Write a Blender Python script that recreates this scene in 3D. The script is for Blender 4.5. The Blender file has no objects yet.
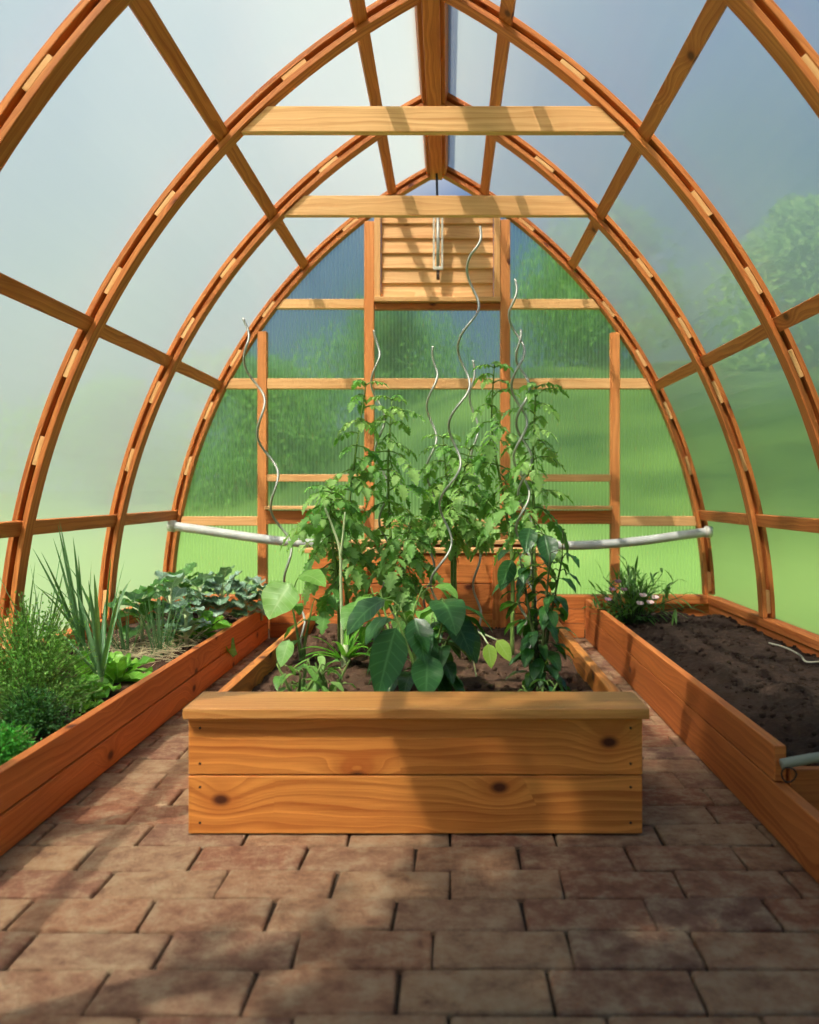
import bpy, math, random
from math import sin, cos, pi, sqrt, radians as R
from mathutils import Vector, Matrix
rnd = random.Random(11)
SHADE = 8
scene = bpy.context.scene
COL = scene.collection
V = Vector
FPX, HC, VX, VY = 820.0, 0.866, 447.0, 492.0          # focal length in pixels, eye height, vanishing point

def P(px, py, Y):
    return V(((px - VX) * Y / FPX, Y, HC - (py - VY) * Y / FPX))

# ---------------------------------------------------------------- materials
class NT:
    def __init__(s, name):
        s.m = bpy.data.materials.new(name); s.m.use_nodes = True
        s.t = s.m.node_tree; s.t.nodes.clear()
        s.out = s.n('ShaderNodeOutputMaterial')
    def n(s, t, **k):
        nd = s.t.nodes.new(t)
        for a, b in k.items(): setattr(nd, a, b)
        return nd
    def l(s, a, b): s.t.links.new(a, b)
    def val(s, sock, v):
        if isinstance(v, bpy.types.NodeSocket): s.l(v, sock)
        else: sock.default_value = v
    def math(s, op, a, b=0.0, c=0.0, clamp=False):
        nd = s.n('ShaderNodeMath', operation=op, use_clamp=clamp)
        s.val(nd.inputs[0], a); s.val(nd.inputs[1], b); s.val(nd.inputs[2], c)
        return nd.outputs[0]
    def mix(s, f, a, b, mode='MIX'):
        nd = s.n('ShaderNodeMix', data_type='RGBA', blend_type=mode)
        s.val(nd.inputs[0], f); s.val(nd.inputs[6], a); s.val(nd.inputs[7], b)
        return nd.outputs[2]
    def noise(s, vec, scale, detail=3.0, rough=.55, dist=0.0):
        nd = s.n('ShaderNodeTexNoise')
        if vec is not None: s.l(vec, nd.inputs['Vector'])
        nd.inputs['Scale'].default_value = scale; nd.inputs['Detail'].default_value = detail
        nd.inputs['Roughness'].default_value = rough; nd.inputs['Distortion'].default_value = dist
        return nd.outputs['Fac']
    def ramp(s, f, *stops):
        nd = s.n('ShaderNodeValToRGB'); e = nd.color_ramp.elements
        while len(e) < len(stops): e.new(.5)
        for i, (p, c) in enumerate(stops):
            e[i].position = p; e[i].color = c if len(c) == 4 else (*c, 1)
        s.l(f, nd.inputs[0]); return nd.outputs[0]
    def mapping(s, vec, scale):
        nd = s.n('ShaderNodeMapping'); s.l(vec, nd.inputs[0]); nd.inputs['Scale'].default_value = scale
        return nd.outputs[0]
    def bsdf(s, color, rough=.6, bump=None, bstr=.3, bdist=.01, spec=.4, metal=0.0):
        b = s.n('ShaderNodeBsdfPrincipled')
        s.val(b.inputs['Base Color'], color if not isinstance(color, tuple) else (*color[:3], 1))
        s.val(b.inputs['Roughness'], rough); b.inputs['Metallic'].default_value = metal
        b.inputs['Specular IOR Level'].default_value = spec
        if bump is not None:
            bn = s.n('ShaderNodeBump'); bn.inputs['Strength'].default_value = bstr
            bn.inputs['Distance'].default_value = bdist; s.l(bump, bn.inputs['Height'])
            s.l(bn.outputs[0], b.inputs['Normal'])
        return b
    def done(s, shader):
        s.l(shader.outputs[0], s.out.inputs[0]); return s.m

def lin(r, g, b):
    f = lambda c: c / 12.92 if c <= .04045 else ((c + .055) / 1.055) ** 2.4
    return (f(r / 255), f(g / 255), f(b / 255), 1)

def wood_mat(name, light, dark, knot, knots=.3, rough=.55, spec=.3):
    t = NT(name)
    uv = t.n('ShaderNodeUVMap'); uv.uv_map = 'UVMap'
    sep = t.n('ShaderNodeSeparateXYZ'); t.l(uv.outputs[0], sep.inputs[0])
    u, v = sep.outputs[0], sep.outputs[1]
    warp = t.noise(t.mapping(uv.outputs[0], (1.6, 7, 1)), 1.0, 2)
    vv = t.math('ADD', v, t.math('MULTIPLY', t.math('SUBTRACT', warp, .5), .10))
    kd = None
    if knots:
        vor = t.n('ShaderNodeTexVoronoi'); t.l(t.mapping(uv.outputs[0], (3.4, 5.2, 1)), vor.inputs['Vector'])
        vor.voronoi_dimensions = '2D'; vor.inputs['Scale'].default_value = 1.0; vor.inputs['Randomness'].default_value = .9
        kd = vor.outputs['Distance']
        vor2 = t.n('ShaderNodeSeparateColor'); t.l(vor.outputs['Color'], vor2.inputs[0])
        sel = t.math('GREATER_THAN', vor2.outputs[0], 1.0 - knots)
        pull = t.math('MULTIPLY', t.math('POWER', 2.718, t.math('MULTIPLY', t.math('MULTIPLY', kd, kd), -14.0)), t.math('MULTIPLY', sel, .05))
        vv = t.math('ADD', vv, pull)
    comb = t.n('ShaderNodeCombineXYZ'); t.l(t.math('MULTIPLY', u, .9), comb.inputs[0]); t.l(t.math('MULTIPLY', vv, 48.0), comb.inputs[1])
    rings = t.noise(comb.outputs[0], 1.0, 2, .5)
    fine = t.noise(t.mapping(uv.outputs[0], (8, 320, 1)), 1.0, 3, .6)
    w = t.n('ShaderNodeTexWave', wave_type='BANDS', bands_direction='Y', wave_profile='SAW')
    comb2 = t.n('ShaderNodeCombineXYZ'); t.l(t.math('MULTIPLY', u, .12), comb2.inputs[0]); t.l(vv, comb2.inputs[1])
    t.l(comb2.outputs[0], w.inputs[0]); w.inputs['Scale'].default_value = 14.0
    w.inputs['Distortion'].default_value = 3.0; w.inputs['Detail'].default_value = 1.0; w.inputs['Detail Scale'].default_value = .8
    g = t.math('ADD', t.math('MULTIPLY', rings, .72), t.math('MULTIPLY', w.outputs['Fac'], .2))
    g = t.math('ADD', g, t.math('MULTIPLY', t.math('SUBTRACT', fine, .5), .35))
    c = t.ramp(g, (.29, light), (.70, dark))
    big = t.noise(t.mapping(uv.outputs[0], (1.1, 3.0, 1)), 1.0, 2)
    c = t.mix(t.math('MULTIPLY', t.math('SUBTRACT', big, .42, clamp=True), 1.4, clamp=True), c, dark)
    if knots:
        k = t.math('MULTIPLY', t.math('SUBTRACT', 1.0, t.math('MULTIPLY', kd, 10.0), clamp=True), sel, clamp=True)
        k2 = t.math('MULTIPLY', t.math('SUBTRACT', 1.0, t.math('MULTIPLY', kd, 4.0), clamp=True), t.math('MULTIPLY', sel, .8), clamp=True)
        c = t.mix(k2, c, dark); c = t.mix(t.math('MULTIPLY', k, 1.7, clamp=True), c, knot)
    oi = t.n('ShaderNodeObjectInfo')
    hs = t.n('ShaderNodeHueSaturation'); t.l(c, hs.inputs['Color'])
    t.l(t.math('ADD', t.math('MULTIPLY', oi.outputs['Random'], .24), .88), hs.inputs['Value'])
    return t.done(t.bsdf(hs.outputs[0], rough, fine, .18, .004, spec))

def leaf_mat(name, base, var, vein, trans=.45, rough=.45, gloss=.35, veinamt=.5):
    t = NT(name)
    at = t.n('ShaderNodeAttribute'); at.attribute_name = 'tint'
    sp = t.n('ShaderNodeSeparateColor'); t.l(at.outputs['Color'], sp.inputs[0])
    uv = t.n('ShaderNodeUVMap'); uv.uv_map = 'UVMap'
    s2 = t.n('ShaderNodeSeparateXYZ'); t.l(uv.outputs[0], s2.inputs[0])
    au = t.math('ABSOLUTE', s2.outputs[0])
    c = t.mix(sp.outputs[0], base, var)
    c = t.mix(t.math('MULTIPLY', sp.outputs[1], .8), c, lin(196, 190, 92))
    mid = t.math('SUBTRACT', 1.0, t.math('MULTIPLY', au, 9.0), clamp=True)
    sv = t.math('SINE', t.math('MULTIPLY', t.math('SUBTRACT', s2.outputs[1], t.math('MULTIPLY', au, .16)), 44.0))
    sv = t.math('MULTIPLY', t.math('POWER', t.math('MAXIMUM', sv, 0.0), 8.0), .5)
    vf = t.math('MULTIPLY', t.math('MAXIMUM', mid, sv), veinamt, clamp=True)
    c = t.mix(vf, c, vein)
    b = t.bsdf(c, rough, vf, .35, .003, gloss)
    tr = t.n('ShaderNodeBsdfTranslucent')
    t.l(t.mix(.5, c, lin(120, 190, 30), 'MIX'), tr.inputs[0])
    mx = t.n('ShaderNodeMixShader'); mx.inputs[0].default_value = trans
    t.l(b.outputs[0], mx.inputs[1]); t.l(tr.outputs[0], mx.inputs[2])
    return t.done(mx)

def plain(name, c, rough=.5, metal=0.0, spec=.4, nscale=None, var=.25):
    t = NT(name)
    if nscale:
        tc = t.n('ShaderNodeTexCoord')
        nz = t.noise(tc.outputs['Object'], nscale, 4)
        d = tuple(x * (1 - var) for x in c[:3]) + (1,); e = tuple(min(1, x * (1 + var)) for x in c[:3]) + (1,)
        return t.done(t.bsdf(t.ramp(nz, (.3, d), (.7, e)), rough, nz, .15, .004, spec, metal))
    return t.done(t.bsdf(c, rough, spec=spec, metal=metal))

def panel_mat(name, clear, tint, stripes, sheen=.05, blur=.3, haze=lin(236, 240, 238)):
    """Twin wall polycarbonate: part of the light passes straight, part is scattered by the sheet."""
    t = NT(name)
    tr = t.n('ShaderNodeBsdfTransparent'); tr.inputs[0].default_value = tint
    tl = t.n('ShaderNodeBsdfTranslucent'); tl.inputs[0].default_value = haze
    rf = t.n('ShaderNodeBsdfRefraction'); rf.inputs['Color'].default_value = tint
    rf.inputs['IOR'].default_value = 1.12; rf.inputs['Roughness'].default_value = .42
    m0 = t.n('ShaderNodeMixShader'); m0.inputs[0].default_value = blur
    t.l(tl.outputs[0], m0.inputs[1]); t.l(rf.outputs[0], m0.inputs[2])
    mx = t.n('ShaderNodeMixShader')
    f = clear
    if stripes:
        uv = t.n('ShaderNodeUVMap'); uv.uv_map = 'UVMap'
        w = t.n('ShaderNodeTexWave', wave_type='BANDS', bands_direction='X', wave_profile='SIN')
        t.l(uv.outputs[0], w.inputs[0]); w.inputs['Scale'].default_value = stripes
        f = t.math('SUBTRACT', clear, t.math('MULTIPLY', t.math('POWER', w.outputs['Fac'], 3.0), .34))
    t.val(mx.inputs[0], f)
    t.l(m0.outputs[0], mx.inputs[1]); t.l(tr.outputs[0], mx.inputs[2])
    gl = t.n('ShaderNodeBsdfGlossy'); gl.inputs['Roughness'].default_value = .22
    m2 = t.n('ShaderNodeMixShader'); m2.inputs[0].default_value = sheen
    t.l(mx.outputs[0], m2.inputs[1]); t.l(gl.outputs[0], m2.inputs[2])
    return t.done(m2)

M = {}
M['frame'] = wood_mat('frame_pine', lin(206, 128, 66), lin(156, 76, 30), lin(96, 42, 18), .12)
M['post'] = wood_mat('post_pine', lin(224, 150, 88), lin(188, 108, 54), lin(106, 52, 24), .12)
M['pale'] = wood_mat('pale_pine', lin(238, 188, 130), lin(206, 142, 84), lin(120, 62, 30), .12)
M['bed'] = wood_mat('bed_larch', lin(222, 146, 70), lin(166, 88, 34), lin(72, 30, 14), .68, .5)
M['bedr'] = wood_mat('bed_larch_red', lin(208, 126, 64), lin(164, 86, 38), lin(84, 34, 16), .32, .55)
M['cap'] = wood_mat('cap_larch', lin(214, 156, 88), lin(180, 112, 54), lin(80, 36, 16), 0, .4, .45)
M['side'] = panel_mat('side_polycarbonate', .46, (.93, .95, .94, 1), 0, .04, .68, (.48, .53, .49, 1))
M['gable'] = panel_mat('gable_polycarbonate', .62, (.88, .93, .90, 1), 14.0, .05, .75, (.6, .64, .62, 1))
M['metal'] = plain('galvanised_metal', lin(206, 200, 188), .5, .15, .5, 60)
M['steel'] = plain('steel_spiral', lin(176, 174, 166), .45, .6, .5)
M['nail'] = plain('dark_nail', lin(60, 44, 34), .5, .4)
M['pipe'] = plain('grey_pipe', lin(196, 196, 192), .45, 0, .5, 10, .17)
M['hose'] = plain('green_grey_hose', lin(150, 150, 132), .5, 0, .4, 8, .1)
M['black'] = plain('black_cord', lin(30, 30, 32), .6)
M['stem'] = plain('green_stem', lin(104, 130, 62), .6, 0, .3, 30)
M['stemdark'] = plain('dark_stem', lin(58, 70, 34), .6, 0, .3, 30)
M['stempale'] = plain('pale_stem', lin(186, 196, 150), .5, 0, .4, 30, .1)
M['bark'] = plain('bark', lin(92, 74, 58), .9, 0, .1, 7, .35)
M['straw'] = plain('straw', lin(186, 172, 136), .8, 0, .2, 20, .2)
M['petal'] = plain('pale_pink_petal', lin(236, 206, 206), .6, 0, .3, 40, .06)
M['petalmauve'] = plain('mauve_petal', lin(150, 112, 128), .6, 0, .3, 40, .12)
M['tomato_leaf'] = leaf_mat('tomato_leaf', lin(96, 152, 70), lin(160, 198, 114), lin(150, 186, 110), .42, .5, .3)
M['pepper_leaf'] = leaf_mat('pepper_leaf', lin(24, 68, 30), lin(52, 104, 42), lin(110, 158, 90), .3, .3, .5)
M['pepper_light'] = leaf_mat('young_pepper_leaf', lin(92, 148, 60), lin(136, 184, 88), lin(176, 208, 130), .4, .4, .4)
M['lettuce'] = leaf_mat('lettuce_leaf', lin(84, 156, 44), lin(140, 196, 72), lin(190, 216, 140), .4, .4, .4)
M['cabbage'] = leaf_mat('cabbage_leaf', lin(92, 132, 96), lin(150, 178, 158), lin(196, 212, 196), .22, .5, .45, .7)
M['cabbagegreen'] = leaf_mat('broad_green_leaf', lin(46, 98, 46), lin(86, 136, 60), lin(140, 170, 110), .3, .4, .45)
M['leek'] = leaf_mat('leek_leaf', lin(72, 112, 72), lin(112, 146, 104), lin(130, 160, 120), .3, .45, .4, .15)
M['herb'] = leaf_mat('herb_leaf', lin(92, 150, 62), lin(146, 188, 96), lin(120, 160, 90), .35, .5, .3, .1)
M['herbdark'] = leaf_mat('dark_herb_leaf', lin(30, 78, 36), lin(64, 112, 56), lin(90, 130, 80), .3, .5, .3, .1)
M['moss'] = leaf_mat('bright_herb_leaf', lin(46, 136, 42), lin(84, 172, 62), lin(100, 160, 80), .35, .5, .3, .1)
M['willow'] = leaf_mat('narrow_leaf', lin(66, 112, 52), lin(108, 148, 70), lin(140, 170, 110), .35, .45, .4, .3)
M['treedark'] = leaf_mat('tree_leaf_dark', lin(66, 112, 46), lin(112, 154, 66), lin(96, 130, 70), .4, .6, .2, .1)
M['treelight'] = leaf_mat('tree_leaf_light', lin(104, 156, 54), lin(160, 192, 84), lin(130, 170, 80), .45, .6, .2, .1)

def soil_mat(name, a, b):
    t = NT(name); tc = t.n('ShaderNodeTexCoord')
    n1 = t.noise(tc.outputs['Object'], 9, 6, .65); n2 = t.noise(tc.outputs['Object'], 70, 4, .7)
    c = t.mix(t.math('MULTIPLY', n2, .9), t.ramp(n1, (.3, a), (.75, b)), lin(34, 24, 18))
    return t.done(t.bsdf(c, .95, n2, .9, .012, .15))
M['soil'] = soil_mat('dark_soil', lin(42, 33, 28), lin(80, 62, 50))
M['soilred'] = soil_mat('brown_soil', lin(74, 54, 42), lin(124, 92, 72))

def brick_mat():
    t = NT('worn_brick')
    at = t.n('ShaderNodeAttribute'); at.attribute_name = 'tint'
    sp = t.n('ShaderNodeSeparateColor'); t.l(at.outputs['Color'], sp.inputs[0])
    tc = t.n('ShaderNodeTexCoord')
    n1 = t.noise(tc.outputs['Object'], 17, 6, .68); n2 = t.noise(tc.outputs['Object'], 130, 4, .75)
    c = t.mix(sp.outputs[0], lin(154, 100, 72), lin(178, 142, 106))
    c = t.mix(t.math('MULTIPLY', sp.outputs[1], .8), c, lin(134, 98, 80))
    c = t.mix(t.math('MULTIPLY', t.math('SUBTRACT', n1, .47, clamp=True), 4.2, clamp=True), c, lin(190, 164, 130))
    c = t.mix(t.math('MULTIPLY', t.math('SUBTRACT', .47, n1, clamp=True), 4.5, clamp=True), c, lin(104, 66, 50))
    c = t.mix(t.math('MULTIPLY', n2, .35), c, lin(96, 74, 60))
    b = t.math('ADD', n1, t.math('MULTIPLY', n2, .5))
    return t.done(t.bsdf(c, .82, b, .9, .018, .25))
M['brick'] = brick_mat()
M['sand'] = plain('joint_sand', lin(66, 52, 42), .95, 0, .1, 60, .4)

def grass_mat():
    t = NT('lawn_grass'); tc = t.n('ShaderNodeTexCoord')
    n1 = t.noise(tc.outputs['Object'], .35, 4); n2 = t.noise(tc.outputs['Object'], 22, 4, .7)
    c = t.ramp(n1, (.3, lin(88, 118, 56)), (.7, lin(116, 140, 74)))
    c = t.mix(t.math('MULTIPLY', n2, .5), c, lin(74, 104, 44))
    sz = t.n('ShaderNodeSeparateXYZ'); t.l(tc.outputs['Object'], sz.inputs[0])
    n3 = t.noise(t.mapping(tc.outputs['Object'], (.5, .5, 1.6)), 1.0, 4)
    hill = t.math('MULTIPLY', t.math('SUBTRACT', t.math('ADD', sz.outputs[2], n3), .75, clamp=True), 2.2, clamp=True)
    c = t.mix(hill, c, t.ramp(n3, (.38, lin(30, 54, 20)), (.62, lin(70, 94, 40))))
    return t.done(t.bsdf(c, .9, n2, .6, .03, .1))
M['grass'] = grass_mat()

# ---------------------------------------------------------------- mesh builder
class MB:
    def __init__(s): s.v = []; s.f = []; s.uv = []; s.tint = []
    def face(s, idx, uvs, tint=(0, 0)):
        s.f.append(idx); s.uv.extend(uvs); s.tint.extend([tint] * len(idx))
    def box(s, c, size, rot=None, tint=None, axis=None, taper=None):
        c = V(c); h = [x / 2 for x in size]; b = len(s.v)
        ax = axis if axis is not None else max(range(3), key=lambda i: size[i])
        o1, o2 = [i for i in range(3) if i != ax]
        ou, ov = rnd.uniform(0, 40), rnd.uniform(0, 40)
        loc = []
        for x in (-1, 1):
            for y in (-1, 1):
                for z in (-1, 1):
                    p = V((x * h[0], y * h[1], z * h[2]))
                    if taper: p = taper(p)
                    loc.append(p); s.v.append(c + (rot @ p if rot else p))
        for q in ((0, 1, 3, 2), (4, 6, 7, 5), (0, 4, 5, 1), (2, 3, 7, 6), (0, 2, 6, 4), (1, 5, 7, 3)):
            pts = [loc[i] for i in q]
            d1 = max(p[o1] for p in pts) - min(p[o1] for p in pts); d2 = max(p[o2] for p in pts) - min(p[o2] for p in pts)
            dl = max(p[ax] for p in pts) - min(p[ax] for p in pts)
            if dl < 1e-6 or dl < .2 * size[ax]: uv = [(p[o1] * .3 + ou, p[o2] + ov + .5) for p in pts]
            elif d1 >= d2: uv = [(p[ax] + ou, p[o1] + ov) for p in pts]
            else: uv = [(p[ax] + ou, p[o2] + ov + .31 * (p[o1] > 0)) for p in pts]
            s.face([b + i for i in q], uv, tint or (0, 0))
        return s
    def prism(s, poly, y0, y1, tint=(0, 0)):
        """extrude an XZ polygon along Y"""
        b = len(s.v); n = len(poly); ou, ov = rnd.uniform(0, 40), rnd.uniform(0, 40)
        for (x, z) in poly: s.v.append(V((x, y0, z)))
        for (x, z) in poly: s.v.append(V((x, y1, z)))
        s.face([b + i for i in range(n)], [(p[0] + ou, p[1] + ov) for p in poly], tint)
        s.face([b + n + i for i in reversed(range(n))], [(p[0] + ou, p[1] + ov) for p in reversed(poly)], tint)
        for i in range(n):
            j = (i + 1) % n
            L = math.dist(poly[i], poly[j])
            s.face([b + i, b + n + i, b + n + j, b + j], [(ou, ov + 0), (ou, ov + y1 - y0), (ou + L, ov + y1 - y0), (ou + L, ov)], tint)
        return s
    def tube(s, pts, r, n=8, tint=(0, 0)):
        pts = [V(p) for p in pts]; b0 = len(s.v); m = len(pts)
        rr = r if callable(r) else (lambda t: r)
        t0 = (pts[1] - pts[0]).normalized()
        nrm = t0.cross(V((0, 0, 1)))
        if nrm.length < 1e-3: nrm = t0.cross(V((1, 0, 0)))
        nrm.normalize(); acc = 0.0
        us = []
        for i, p in enumerate(pts):
            tg = (pts[min(i + 1, m - 1)] - pts[max(i - 1, 0)])
            if tg.length < 1e-9: tg = t0
            tg.normalize(); nrm = (nrm - tg * nrm.dot(tg)).normalized(); bn = tg.cross(nrm)
            if i: acc += (p - pts[i - 1]).length
            us.append(acc)
            for k in range(n):
                a = 2 * pi * k / n
                s.v.append(p + (nrm * cos(a) + bn * sin(a)) * rr(i / (m - 1)))
        for i in range(m - 1):
            for k in range(n):
                k2 = (k + 1) % n
                s.face([b0 + i * n + k, b0 + i * n + k2, b0 + (i + 1) * n + k2, b0 + (i + 1) * n + k],
                       [(us[i], k * .01), (us[i], k * .01 + .01), (us[i + 1], k * .01 + .01), (us[i + 1], k * .01)], tint)
        s.face([b0 + k for k in reversed(range(n))], [(0, 0)] * n, tint)
        s.face([b0 + (m - 1) * n + k for k in range(n)], [(0, 0)] * n, tint)
        return s
    def blade(s, p, d, up, L, W, prof, droop=.5, fold=.25, tint=(0, 0), n=7, ripple=0.0, cup=0.0):
        """a leaf blade: a grid of n stations by 4 strips, folded on the midrib and drooping along its length"""
        p = V(p); d = V(d).normalized(); up = V(up); b = len(s.v); ph = rnd.uniform(0, 6)
        for i in range(n + 1):
            t = i / n
            dd = (d + V((0, 0, -droop * t))).normalized()
            if i: p = p + dd * (L / n)
            sd = dd.cross(up)
            if sd.length < 1e-3: sd = dd.cross(V((.3, .9, .2)))
            sd.normalize(); nm = sd.cross(dd).normalized()
            w = prof(t) * W * .5
            for q in (-1, -.5, 0, .5, 1):
                rp = ripple * w * sin(t * 17 + ph + q * 2) * abs(q)
                s.v.append(p + sd * (w * q * cos(fold)) + nm * (abs(q) * w * sin(fold) + rp + cup * W * (q * q)))
        for i in range(n):
            for q in range(4):
                a = b + i * 5 + q; u0, u1 = (-1, -.5, 0, .5, 1)[q], (-1, -.5, 0, .5, 1)[q + 1]
                s.face([a, a + 1, a + 6, a + 5], [(u0, i / n), (u1, i / n), (u1, (i + 1) / n), (u0, (i + 1) / n)], tint)
        return p
    def card(s, p, d, up, L, W, tint=(0, 0)):
        """small pointed leaf of two folded halves"""
        p = V(p); d = V(d).normalized(); sd = d.cross(V(up))
        if sd.length < 1e-3: sd = d.cross(V((.4, .8, .3)))
        sd.normalize(); nm = sd.cross(d); b = len(s.v)
        s.v += [p, p + d * (L * .45) + sd * (W / 2) + nm * (W * .15), p + d * L, p + d * (L * .45) - sd * (W / 2) + nm * (W * .15)]
        s.face([b, b + 1, b + 2], [(0, 0), (1, .5), (0, 1)], tint); s.face([b, b + 2, b + 3], [(0, 0), (0, 1), (-1, .5)], tint)
    def build(s, name, mat, parent=None, loc=None, smooth=False, bevel=0.0, bseg=1):
        root = parent
        while root is not None and root.parent is not None: root = root.parent
        off = V(root.location) if root is not None else V(loc if loc is not None else (0, 0, 0))
        me = bpy.data.meshes.new(name)
        me.from_pydata([tuple(V(p) - off) for p in s.v], [], s.f)
        uvl = me.uv_layers.new(name='UVMap')
        uvl.data.foreach_set('uv', [x for p in s.uv for x in p])
        ca = me.color_attributes.new('tint', 'FLOAT_COLOR', 'CORNER')
        ca.data.foreach_set('color', [x for t in s.tint for x in (t[0], t[1], 0.0, 1.0)])
        me.materials.append(M[mat] if isinstance(mat, str) else mat)
        if smooth: me.polygons.foreach_set('use_smooth', [True] * len(me.polygons))
        me.update()
        o = bpy.data.objects.new(name, me); COL.objects.link(o)
        if parent is not None: o.parent = parent
        else: o.location = off
        if bevel:
            bm = o.modifiers.new('bevel', 'BEVEL'); bm.width = bevel; bm.segments = bseg; bm.limit_method = 'ANGLE'
        return o

def tag(o, label, cat=None, group=None, kind=None):
    o['label'] = label
    if cat: o['category'] = cat
    if group: o['group'] = group
    if kind: o['kind'] = kind
    return o
def thing(name, loc, label, cat, group=None):
    o = bpy.data.objects.new(name, None); COL.objects.link(o); o.location = loc; o.empty_display_size = .05
    return tag(o, label, cat, group)
def struct(o, label=None, cat=None):
    o['kind'] = 'structure'
    if label: o['label'] = label
    if cat: o['category'] = cat
    return o
def copy_tree(o, loc):
    c = o.copy(); COL.objects.link(c); c.location = loc
    for ch in o.children:
        d = ch.copy(); COL.objects.link(d); d.parent = c
        for g in ch.children:
            e = g.copy(); COL.objects.link(e); e.parent = d
    return c

# ---------------------------------------------------------------- greenhouse shell
CX, AX, AZ, RM = -0.055, -1.4385, 0.111, 3.154      # every side of the gothic arch is an arc about a centre beyond the other side
RIBY = [-.485, 0.46, 1.38, 2.285, 3.305, 4.25, 5.2]
YE = 5.2
def arc(side, r, a): return (CX + side * (AX + r * cos(a)), AZ + r * sin(a))
def a_at_z(r, z): return math.asin((z - AZ) / r)
def a_at_x(r, x): return math.acos((x - AX) / r)
def x_in(z, r=RM - .032): return AX + r * cos(a_at_z(r, z))
SILL = .215

def arc_band(mb, side, r0, r1, y0, y1, a0, a1, n, tint=(0, 0)):
    b = len(mb.v); ou, ov = rnd.uniform(0, 40), rnd.uniform(0, 40)
    for i in range(n + 1):
        a = a0 + (a1 - a0) * i / n
        for r, y in ((r0, y0), (r0, y1), (r1, y1), (r1, y0)):
            x, z = arc(side, r, a); mb.v.append(V((x, y, z)))
    per = [0, y1 - y0, y1 - y0 + r1 - r0, 2 * (y1 - y0) + r1 - r0, 2 * (y1 - y0 + r1 - r0)]
    for i in range(n):
        u0, u1 = ou + (a1 - a0) * r0 * i / n, ou + (a1 - a0) * r0 * (i + 1) / n
        for k in range(4):
            k2 = (k + 1) % 4
            q = [b + i * 4 + k, b + i * 4 + k2, b + i * 4 + 4 + k2, b + i * 4 + 4 + k]
            uv = [(u0, ov + per[k]), (u0, ov + per[k + 1]), (u1, ov + per[k + 1]), (u1, ov + per[k])]
            if side > 0: q.reverse(); uv.reverse()
            mb.face(q, uv, tint)
    for i in (0, n):
        q = [b + i * 4 + k for k in range(4)]
        uv = [(ou, ov), (ou, ov + .06), (ou + .02, ov + .06), (ou + .02, ov)]
        if (i == 0) == (side < 0): q.reverse(); uv.reverse()
        mb.face(q, uv, tint)

LT, GAP, RW = .022, .020, .066
PURL = [a_at_z(RM, .72), a_at_z(RM, 1.535), a_at_z(RM, 2.29), a_at_x(RM, .29)]
ribnames = [
    ('curved timber arch rib at the open front end, behind the camera'),
    ('curved timber arch rib overhead, just in front of the camera'), ('curved timber arch rib above the front of the brick floor'),
    ('nearest visible curved timber arch rib, cut by the picture edges'),
    ('curved timber arch rib that carries the nearer, wider tie beam'),
    ('curved timber arch rib that carries the farther, shorter tie beam'),
    ('farthest curved timber arch rib, framing the back wall')]
for ri, y in enumerate(RIBY):
    t = thing('arch_rib', (CX, y, SILL), ribnames[ri], 'arch rib', 'curved timber arch ribs')
    ya, yb = y - RW / 2, y + RW / 2
    for sd in (-1, 1):
        for nm, r0 in (('outer_lath', RM + GAP / 2), ('inner_lath', RM - GAP / 2 - LT)):
            mb = MB(); a0 = a_at_z(r0, SILL + .002)
            a1 = a_at_x(r0, 0.0)
            arc_band(mb, sd, r0, r0 + LT, ya, yb, a0, a1, 44)
            mb.build(nm, 'frame', t, bevel=.002)
        # spacer blocks between the two laths, a gap left for every purlin
        a = a_at_z(RM, SILL) + .008
        step = .118
        while a < 1.07:
            if all(abs(a + .018 - p) > .036 for p in PURL):
                mb = MB(); arc_band(mb, sd, RM - GAP / 2 + .0005, RM + GAP / 2 - .0005, ya + .003, y + .003, a, a + .038, 4)
                mb.build('spacer_block', 'pale', t, bevel=.0015)
            a += step
        # a filler strip closes the back half of the slots
        ends = [a_at_z(RM, SILL) + .004] + [q for p in PURL for q in (p - .0125, p + .0125)] + [a_at_x(RM, .03)]
        for q in range(0, len(ends), 2):
            mb = MB(); arc_band(mb, sd, RM - GAP / 2 + .001, RM + GAP / 2 - .001, y + .004, yb - .006, ends[q], ends[q + 1], 14)
            mb.build('filler_strip', 'frame', t)

# purlins run through the gaps of the ribs
pl = ['lowest', 'second lowest', 'third', 'topmost']
for sd in (-1, 1):
    for k, a in enumerate(PURL):
        mb = MB(); x, z = arc(sd, RM, a)
        y0, y1 = -.53, YE + .03
        w = (.062, .062, .06, .058)[k]
        rot = Matrix.Rotation(-sd * (a), 3, 'Y') if sd > 0 else Matrix.Rotation(a, 3, 'Y')
        mb.box((x, (y0 + y1) / 2, z), (GAP - .002, y1 - y0, w), rot)
        o = mb.build('purlin', 'frame', None, (x, y0, z), bevel=.002)
        tag(o, f'{pl[k]} long timber purlin on the {"left" if sd < 0 else "right"} side, running through the arch ribs', 'purlin', 'timber purlins')
# base sill boards
for sd in (-1, 1):
    nm = 'left' if sd < 0 else 'right'
    t = thing('base_sill', (CX + sd * 1.72, 2.6, .0), f'two-board timber base sill along the foot of the {nm} wall', 'sill')
    MB().box((CX + sd * 1.722, 2.31, .191), (.075, 5.64, .045)).build('sill_cap', 'frame', t, bevel=.003)
    MB().box((CX + sd * 1.716, 2.31, .138), (.05, 5.64, .055)).build('sill_board', 'bedr', t, bevel=.003)
    MB().box((CX + sd * 1.722, 2.31, .045), (.05, 5.64, .125)).build('foot_board', 'bedr', t, bevel=.003)
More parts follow.
